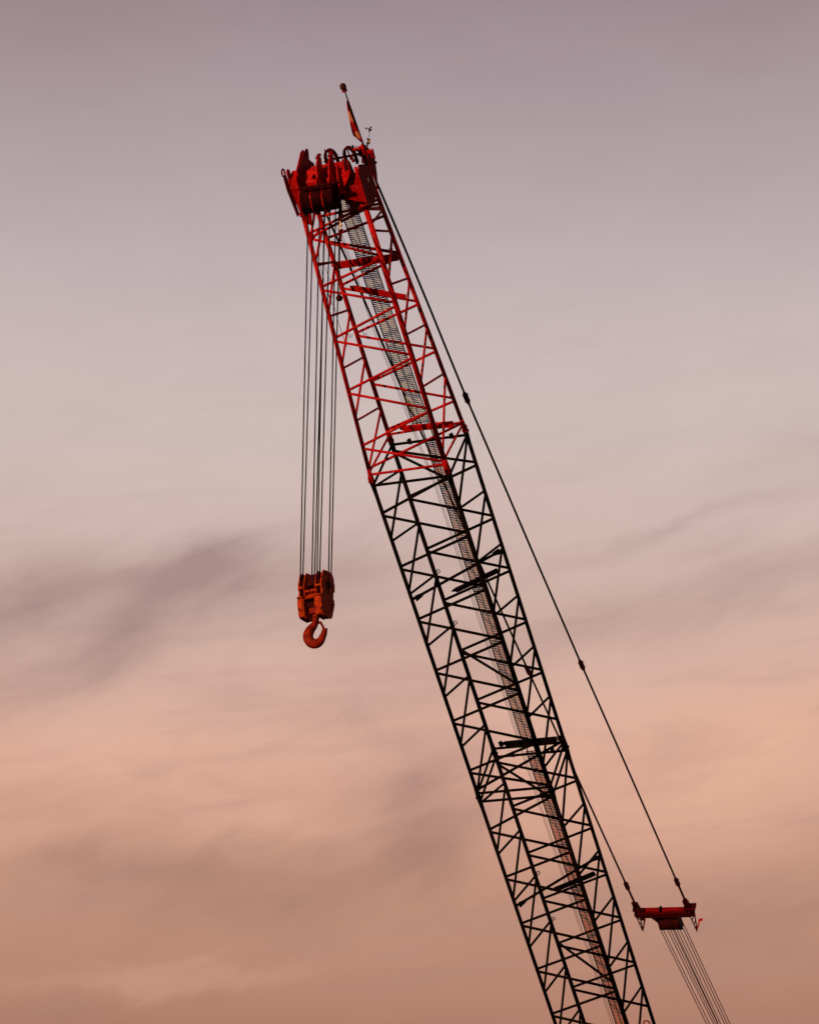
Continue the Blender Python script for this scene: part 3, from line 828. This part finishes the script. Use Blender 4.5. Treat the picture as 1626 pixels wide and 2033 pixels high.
# ------------------------------------------------------------------ hoist rope falls
near_top = [612, 622.5, 644, 655.6]; far_top = [634.6, 645.5, 666.5, 675]
names = ['outermost on the left', 'second from the left', 'third from the left', 'fourth from the left', 'fifth from the left', 'sixth from the left', 'seventh from the left', 'outermost on the right, nearest the boom']
falls = []
for i, a in enumerate(HS):
    for far, tx in ((0, near_top[i]), (1, far_top[i])):
        bot = hp(a, (HSR - .025) * (1 if far else -1), HH * .38)
        # upper end on the head sheave, front or rear side of it
        sv = (-1 if not far else 1)
        Yt = axis_pt.y + hb_n.y * .40 * sv
        top = at_y(tx + .6, 392, Yt)
        falls.append((tx if not far else tx, bot, top))
order = sorted(range(8), key=lambda k: project(falls[k][1])[0])
for rank, k in enumerate(order):
    _, bot, top = falls[k]
    m = MB(); m.tube([bot, top], .018, 7)
    build('hoist_rope', m, ROPE, None, 'steel hoist rope above the hook block, ' + names[rank], 'rope', 'hoist ropes holding the hook block', loc=bot)

# two hoist lines running down the boom beside the walkway
for i, (uo, lb) in enumerate(((-.10, 'thin hoist line running down inside the boom, the one further from the walkway'), (-.04, 'thin hoist line running down inside the boom, the one close beside the walkway'))):
    m = MB()
    pts = [bw(.62 + uo, 2.3, 8.9), bw(.66 + uo, 2.42, 5.0), bw(.80 + uo, 2.5, 1.6), bw(.93 + uo, 2.5, -.6), bw(.93 + uo, 2.5, -6.6), bw(.93 + uo, 2.5, -13.7), bw(.97 + uo, 2.5, -22.5), bw(.97 + uo, 2.5, -34)]
    m.tube(pts, .008, 5)
    build('hoist_line', m, ROPE, None, lb, 'rope', 'hoist lines along the boom', loc=pts[-1])
# sagging signal cable
m = MB()
cab = [(636, 529), (645, 560), (657, 597), (664, 610), (672, 640), (684, 676), (690, 690)]
m.tube([V(inv(x, y, 1, 1.0)) for x, y in cab], .008, 5)
cab2 = [(646, 530), (655, 556), (662, 582), (659, 606), (652, 585)]
m.tube([V(inv(x, y, 1, 1.0)) for x, y in cab2], .007, 5)
build('signal_cable', m, ROPE, None, 'slack thin cable looping inside the red lattice below the sheaves', 'cable', loc=V(inv(690, 690, 1, 1.0)))

# ------------------------------------------------------------------ limit switch gear (hangs from the head)
lt = V(inv(676, 412, 1, .55)); Yl = lt.y
ls = empty('limit_switch', Matrix.Translation(lt), 'pale yellow and dark limit switch hanging under the sheave head', 'limit switch')
m = MB(); m.tube([lt + Z * .1, at_y(676.5, 440, Yl)], .05, 6); m.box(at_y(675.5, 428, Yl), Vector((.055, 0, 0)), Vector((0, .05, 0)), Z * .16); m.tube([at_y(673, 459, Yl), at_y(681, 456, Yl)], .045, 8)
m.box(at_y(675.5, 469, Yl), Vector((.045, 0, 0)), Vector((0, .04, 0)), Z * .14); build('switch_body', m, SHEAVE, ls, bevel=.01)
m = MB(); m.box(at_y(675.2, 450, Yl) - Vector((0, .06, 0)), Vector((.018, 0, 0)), Vector((0, .018, 0)), Z * .14); m.box(at_y(678.5, 450, Yl) - Vector((0, .06, 0)), Vector((.022, 0, 0)), Vector((0, .02, 0)), Z * .035)
build('switch_tag', m, YELLOW, ls)
bt = at_y(673.8, 592, Yl)
bl = empty('weight_ball', Matrix.Translation(bt), 'small dark weight ball hanging on a cord in front of the red lattice', 'weight')
m = MB(); m.tube([at_y(675.5, 478, Yl), bt], .011, 6); build('cord', m, ROPE, bl)
m = MB(); m.lathe(bt - Z * .085, Z, [(0, .03), (.02, .07), (.06, .095), (.11, .095), (.15, .07), (.17, .03), (.2, .02)], 18); build('ball', m, SHEAVE, bl)

# ------------------------------------------------------------------ pendants
pv = [(2.12, 10.31), (2.42, 9.0), (2.84, 7.06), (3.27, 4.94), (3.61, 3.05), (3.90, 1.5), (4.75, -2.28), (5.42, -5.33), (6.60, -10.45), (7.75, -15.2), (9.33, -21.9)]
def pend(u, lab):
    base_ = bw(u, *pv[-1])
    o = empty('boom_pendant', Matrix.Translation(base_), lab, 'pendant cable', 'pendant cables between boom tip and spreader beam')
    def vt(t):
        for (v0, t0), (v1, t1) in zip(pv, pv[1:]):
            if t0 >= t >= t1: return v0 + (v1 - v0) * (t - t0) / (t1 - t0)
        return pv[-1][0] + (pv[-1][1] - t) * .237
    breaks = [10.3, 1.42, -10.45, -21.85, -23.2]
    for a, b in zip(breaks, breaks[1:]):
        ts = [a + (b - a) * k / 8 for k in range(9)]
        m = MB(); m.tube([bw(u, vt(t_), t_) for t_ in ts], .035 if b > -22 else .042, 8)
        build('strand', m, ROPE if b > -22 else SHEAVE, o)
    for t_ in breaks[1:-1] + [-23.0]:
        c = bw(u, vt(t_), t_); d = (bw(u, vt(t_ + .2), t_ + .2) - bw(u, vt(t_ - .2), t_ - .2)).normalized(); s_ = wv
        q = d.cross(s_).normalized()
        m = MB()
        for off in (-.05, .05): m.box(c + s_ * off, d * .17, q * .05, s_ * .016)
        m.tube([c + d * .26, c + d * .16, c + d * .05], [.035, .062, .055], 10); m.tube([c - d * .05, c - d * .17, c - d * .28], [.055, .068, .035], 10)
        for e in (-.11, .11): m.tube([c + d * e - s_ * .085, c + d * e + s_ * .085], .028, 8)
        m.tube([c + d * .12 + s_ * .08, c + d * .17 + s_ * .115, c + d * .09 + s_ * .12], .008, 5)
        build('connector', m, SHEAVE, o, bevel=.008)
    return o
pend(2.13, 'pendant cable on the right, standing clear of the boom down to the spreader beam')
pend(.27, 'pendant cable on the left, passing behind the boom lattice before the spreader beam')

# ------------------------------------------------------------------ spreader beam
sb0 = bw(1.2, 9.64, -23.3)
sb = empty('spreader_beam', Matrix.Translation(sb0), 'short red spreader beam with sheave block between pendants and luffing ropes', 'spreader beam')
# local axes: along the pendants, and square to them
pdv = (bw(0, 9.33, -21.9) - bw(0, 9.64, -23.3)).normalized()      # towards the tip
pq = pdv.cross(wv).normalized()
if pq.z < 0: pq = -pq
def sp_(u, a, b): return sb0 + (wv - pdv * .075) * (u - 1.2) + pdv * (a - .085) + pq * b
wsk = (wv - pdv * .075).normalized()
m = MB(); m.box(sp_(1.2, .07, 0), wsk * .96, pdv * .05, pq * .09); build('beam', m, REDDARK, sb, bevel=.015)
m = MB()
m.box(sp_(1.2, -.115, -.0), wsk * .97, pdv * .13, pq * .12); build('beam_flange', m, REDDEEP, sb, bevel=.01)
m = MB(); m.box(sp_(1.12, .13, 0), wv * .04, pdv * .06, pq * .10); build('eye_lug', m, BLACK, sb, bevel=.01)
for sgn, u in ((-1, .27), (1, 2.13)):
    m = MB()
    for o_ in (-.09, .06):
        m.prism([sp_(u + o_, a, b) for a, b in ((-.26, -.10), (.15, -.12), (.50, -.06), (.56, .0), (.50, .06), (.15, .12), (-.26, .10))], wv * .035)
    m.tube([sp_(u - .11, .5, 0), sp_(u + .11, .5, 0)], .045, 10)
    m.tube([sp_(u - .15, .16, -.04), sp_(u + .26, .16, -.04)], .075, 14)
    m.tube([sp_(u - .17, -.14, 0), sp_(u + .14, -.14, 0)], .11, 16)
    build('end_fork', m, REDDEEP if sgn > 0 else SHEAVE, sb, bevel=.008)
    # triangular stand with little trusses, hanging from the beam ends
    m = MB()
    top1, top2, tip_ = sp_(u - .17, -.25, 0), sp_(u + .10, -.25, 0), sp_(u + (.20 if sgn < 0 else .20), -1.02, -.02)
    ip = lambda x, y: V(inv(x, y, 1, 9.62))
    if sgn < 0: top1, top2, tip_ = ip(1259.5, 1814), ip(1271, 1822), ip(1276, 1849)
    else: top1, top2, tip_ = ip(1370, 1821), ip(1377.5, 1806), ip(1383.3, 1849.5)
    m.tube([top1, tip_], .022, 6); m.tube([top2, tip_], .022, 6)
    for k in (.15, .42, .66, .82):
        m.tube([top1.lerp(tip_, k), top2.lerp(tip_, k + .12)], .014, 5)
        m.tube([top2.lerp(tip_, k), top1.lerp(tip_, k + .12)], .014, 5)
    build('end_stand', m, SHEAVE, sb)
    m = MB()
    if sgn < 0: pts = [ip(1276.5, 1843), ip(1279.5, 1828), ip(1278, 1825), ip(1273, 1824.5)]
    else: pts = [ip(1384.2, 1842), ip(1387.5, 1828), ip(1388.5, 1826), ip(1393, 1826)]
    for a, b in zip(pts, pts[1:]): m.box((a + b) / 2, (b - a) / 2, wv * .025, pq * .06)
    build('rope_catcher', m, RED if sgn > 0 else SHEAVE, sb)
m = MB(); m.prism([sp_(2.1, .30, -.05), sp_(2.46, .32, -.05), sp_(2.44, .22, -.05), sp_(2.12, .20, -.05)], pq * .14); build('end_fin', m, SHEAVE, sb)
# sheave block under the beam
HBT = ((-.22, -.13), (-.78, -.20), (-.96, -.12), (-.96, .12), (-.78, .20), (-.22, .13))
m = MB()
for u in (.86, 1.62):
    m.prism([sp_(u, a, b) for a, b in HBT], wv * .035)
m.prism([sp_(.60, -.22, -.05), sp_(.90, -.22, -.05), sp_(.90, -.80, -.05)], pq * .1)
build('sheave_housing', m, SHEAVE, sb, bevel=.01)
for k in range(9):
    u = .92 + .083 * k
    m = MB(); m.lathe(sp_(u, -.68, 0), wv, [(-.036, .05), (-.036, .27), (-.010, .24), (.010, .24), (.036, .27), (.036, .05)], 26)
    build('sheave', m, SHEAVE_DARK, sb)
m = MB(); m.tube([sp_(.86, -.68, 0), sp_(1.65, -.68, 0)], .06, 12); build('sheave_shaft', m, SHEAVE, sb)

# luffing ropes
Lx = [1402, 1408, 1416, 1420.5, 1424.5, 1425.5, 1430, 1438, 1443, 1448.6]
Lt = [1312.7, 1318, 1326.5, 1332, 1337.5, 1340.5, 1345.5, 1351.5, 1358.5, 1363.5]
rk = ['first from the left', 'second from the left', 'third from the left', 'fourth from the left', 'fifth from the left', 'sixth from the left', 'fourth from the right', 'third from the right', 'second from the right', 'outermost on the right']
for i, (x, xt) in enumerate(zip(Lx, Lt)):
    q = V(inv(x, 2033, 1, 11.2)); p = V(inv(xt, 1850, 1, 9.70 + (.1 if i % 2 else -.1)))
    e = p + (q - p) * 2.2
    m = MB(); m.tube([p + (p - q).normalized() * (.25 if i < 8 else .6), e], .0165, 6)
    build('luffing_rope', m, ROPE, None, 'luffing rope below the spreader beam sheave block, ' + rk[i], 'rope', 'luffing ropes below the spreader beam', loc=e)

# ------------------------------------------------------------------ small pipe fittings at the bottom of the picture
m = MB(); c_ = V(inv(1283, 2031, 1, 2.33))
m.ring(c_, wv, av, .10, .025, -10, 190, 14, 8); m.tube([c_ + wv * .10, c_ + wv * .10 - av * .3], .025, 8); m.tube([c_ - wv * .10, c_ - wv * .10 - av * .3], .025, 8)
build('lifting_eye', m, REDDARK, sec2)
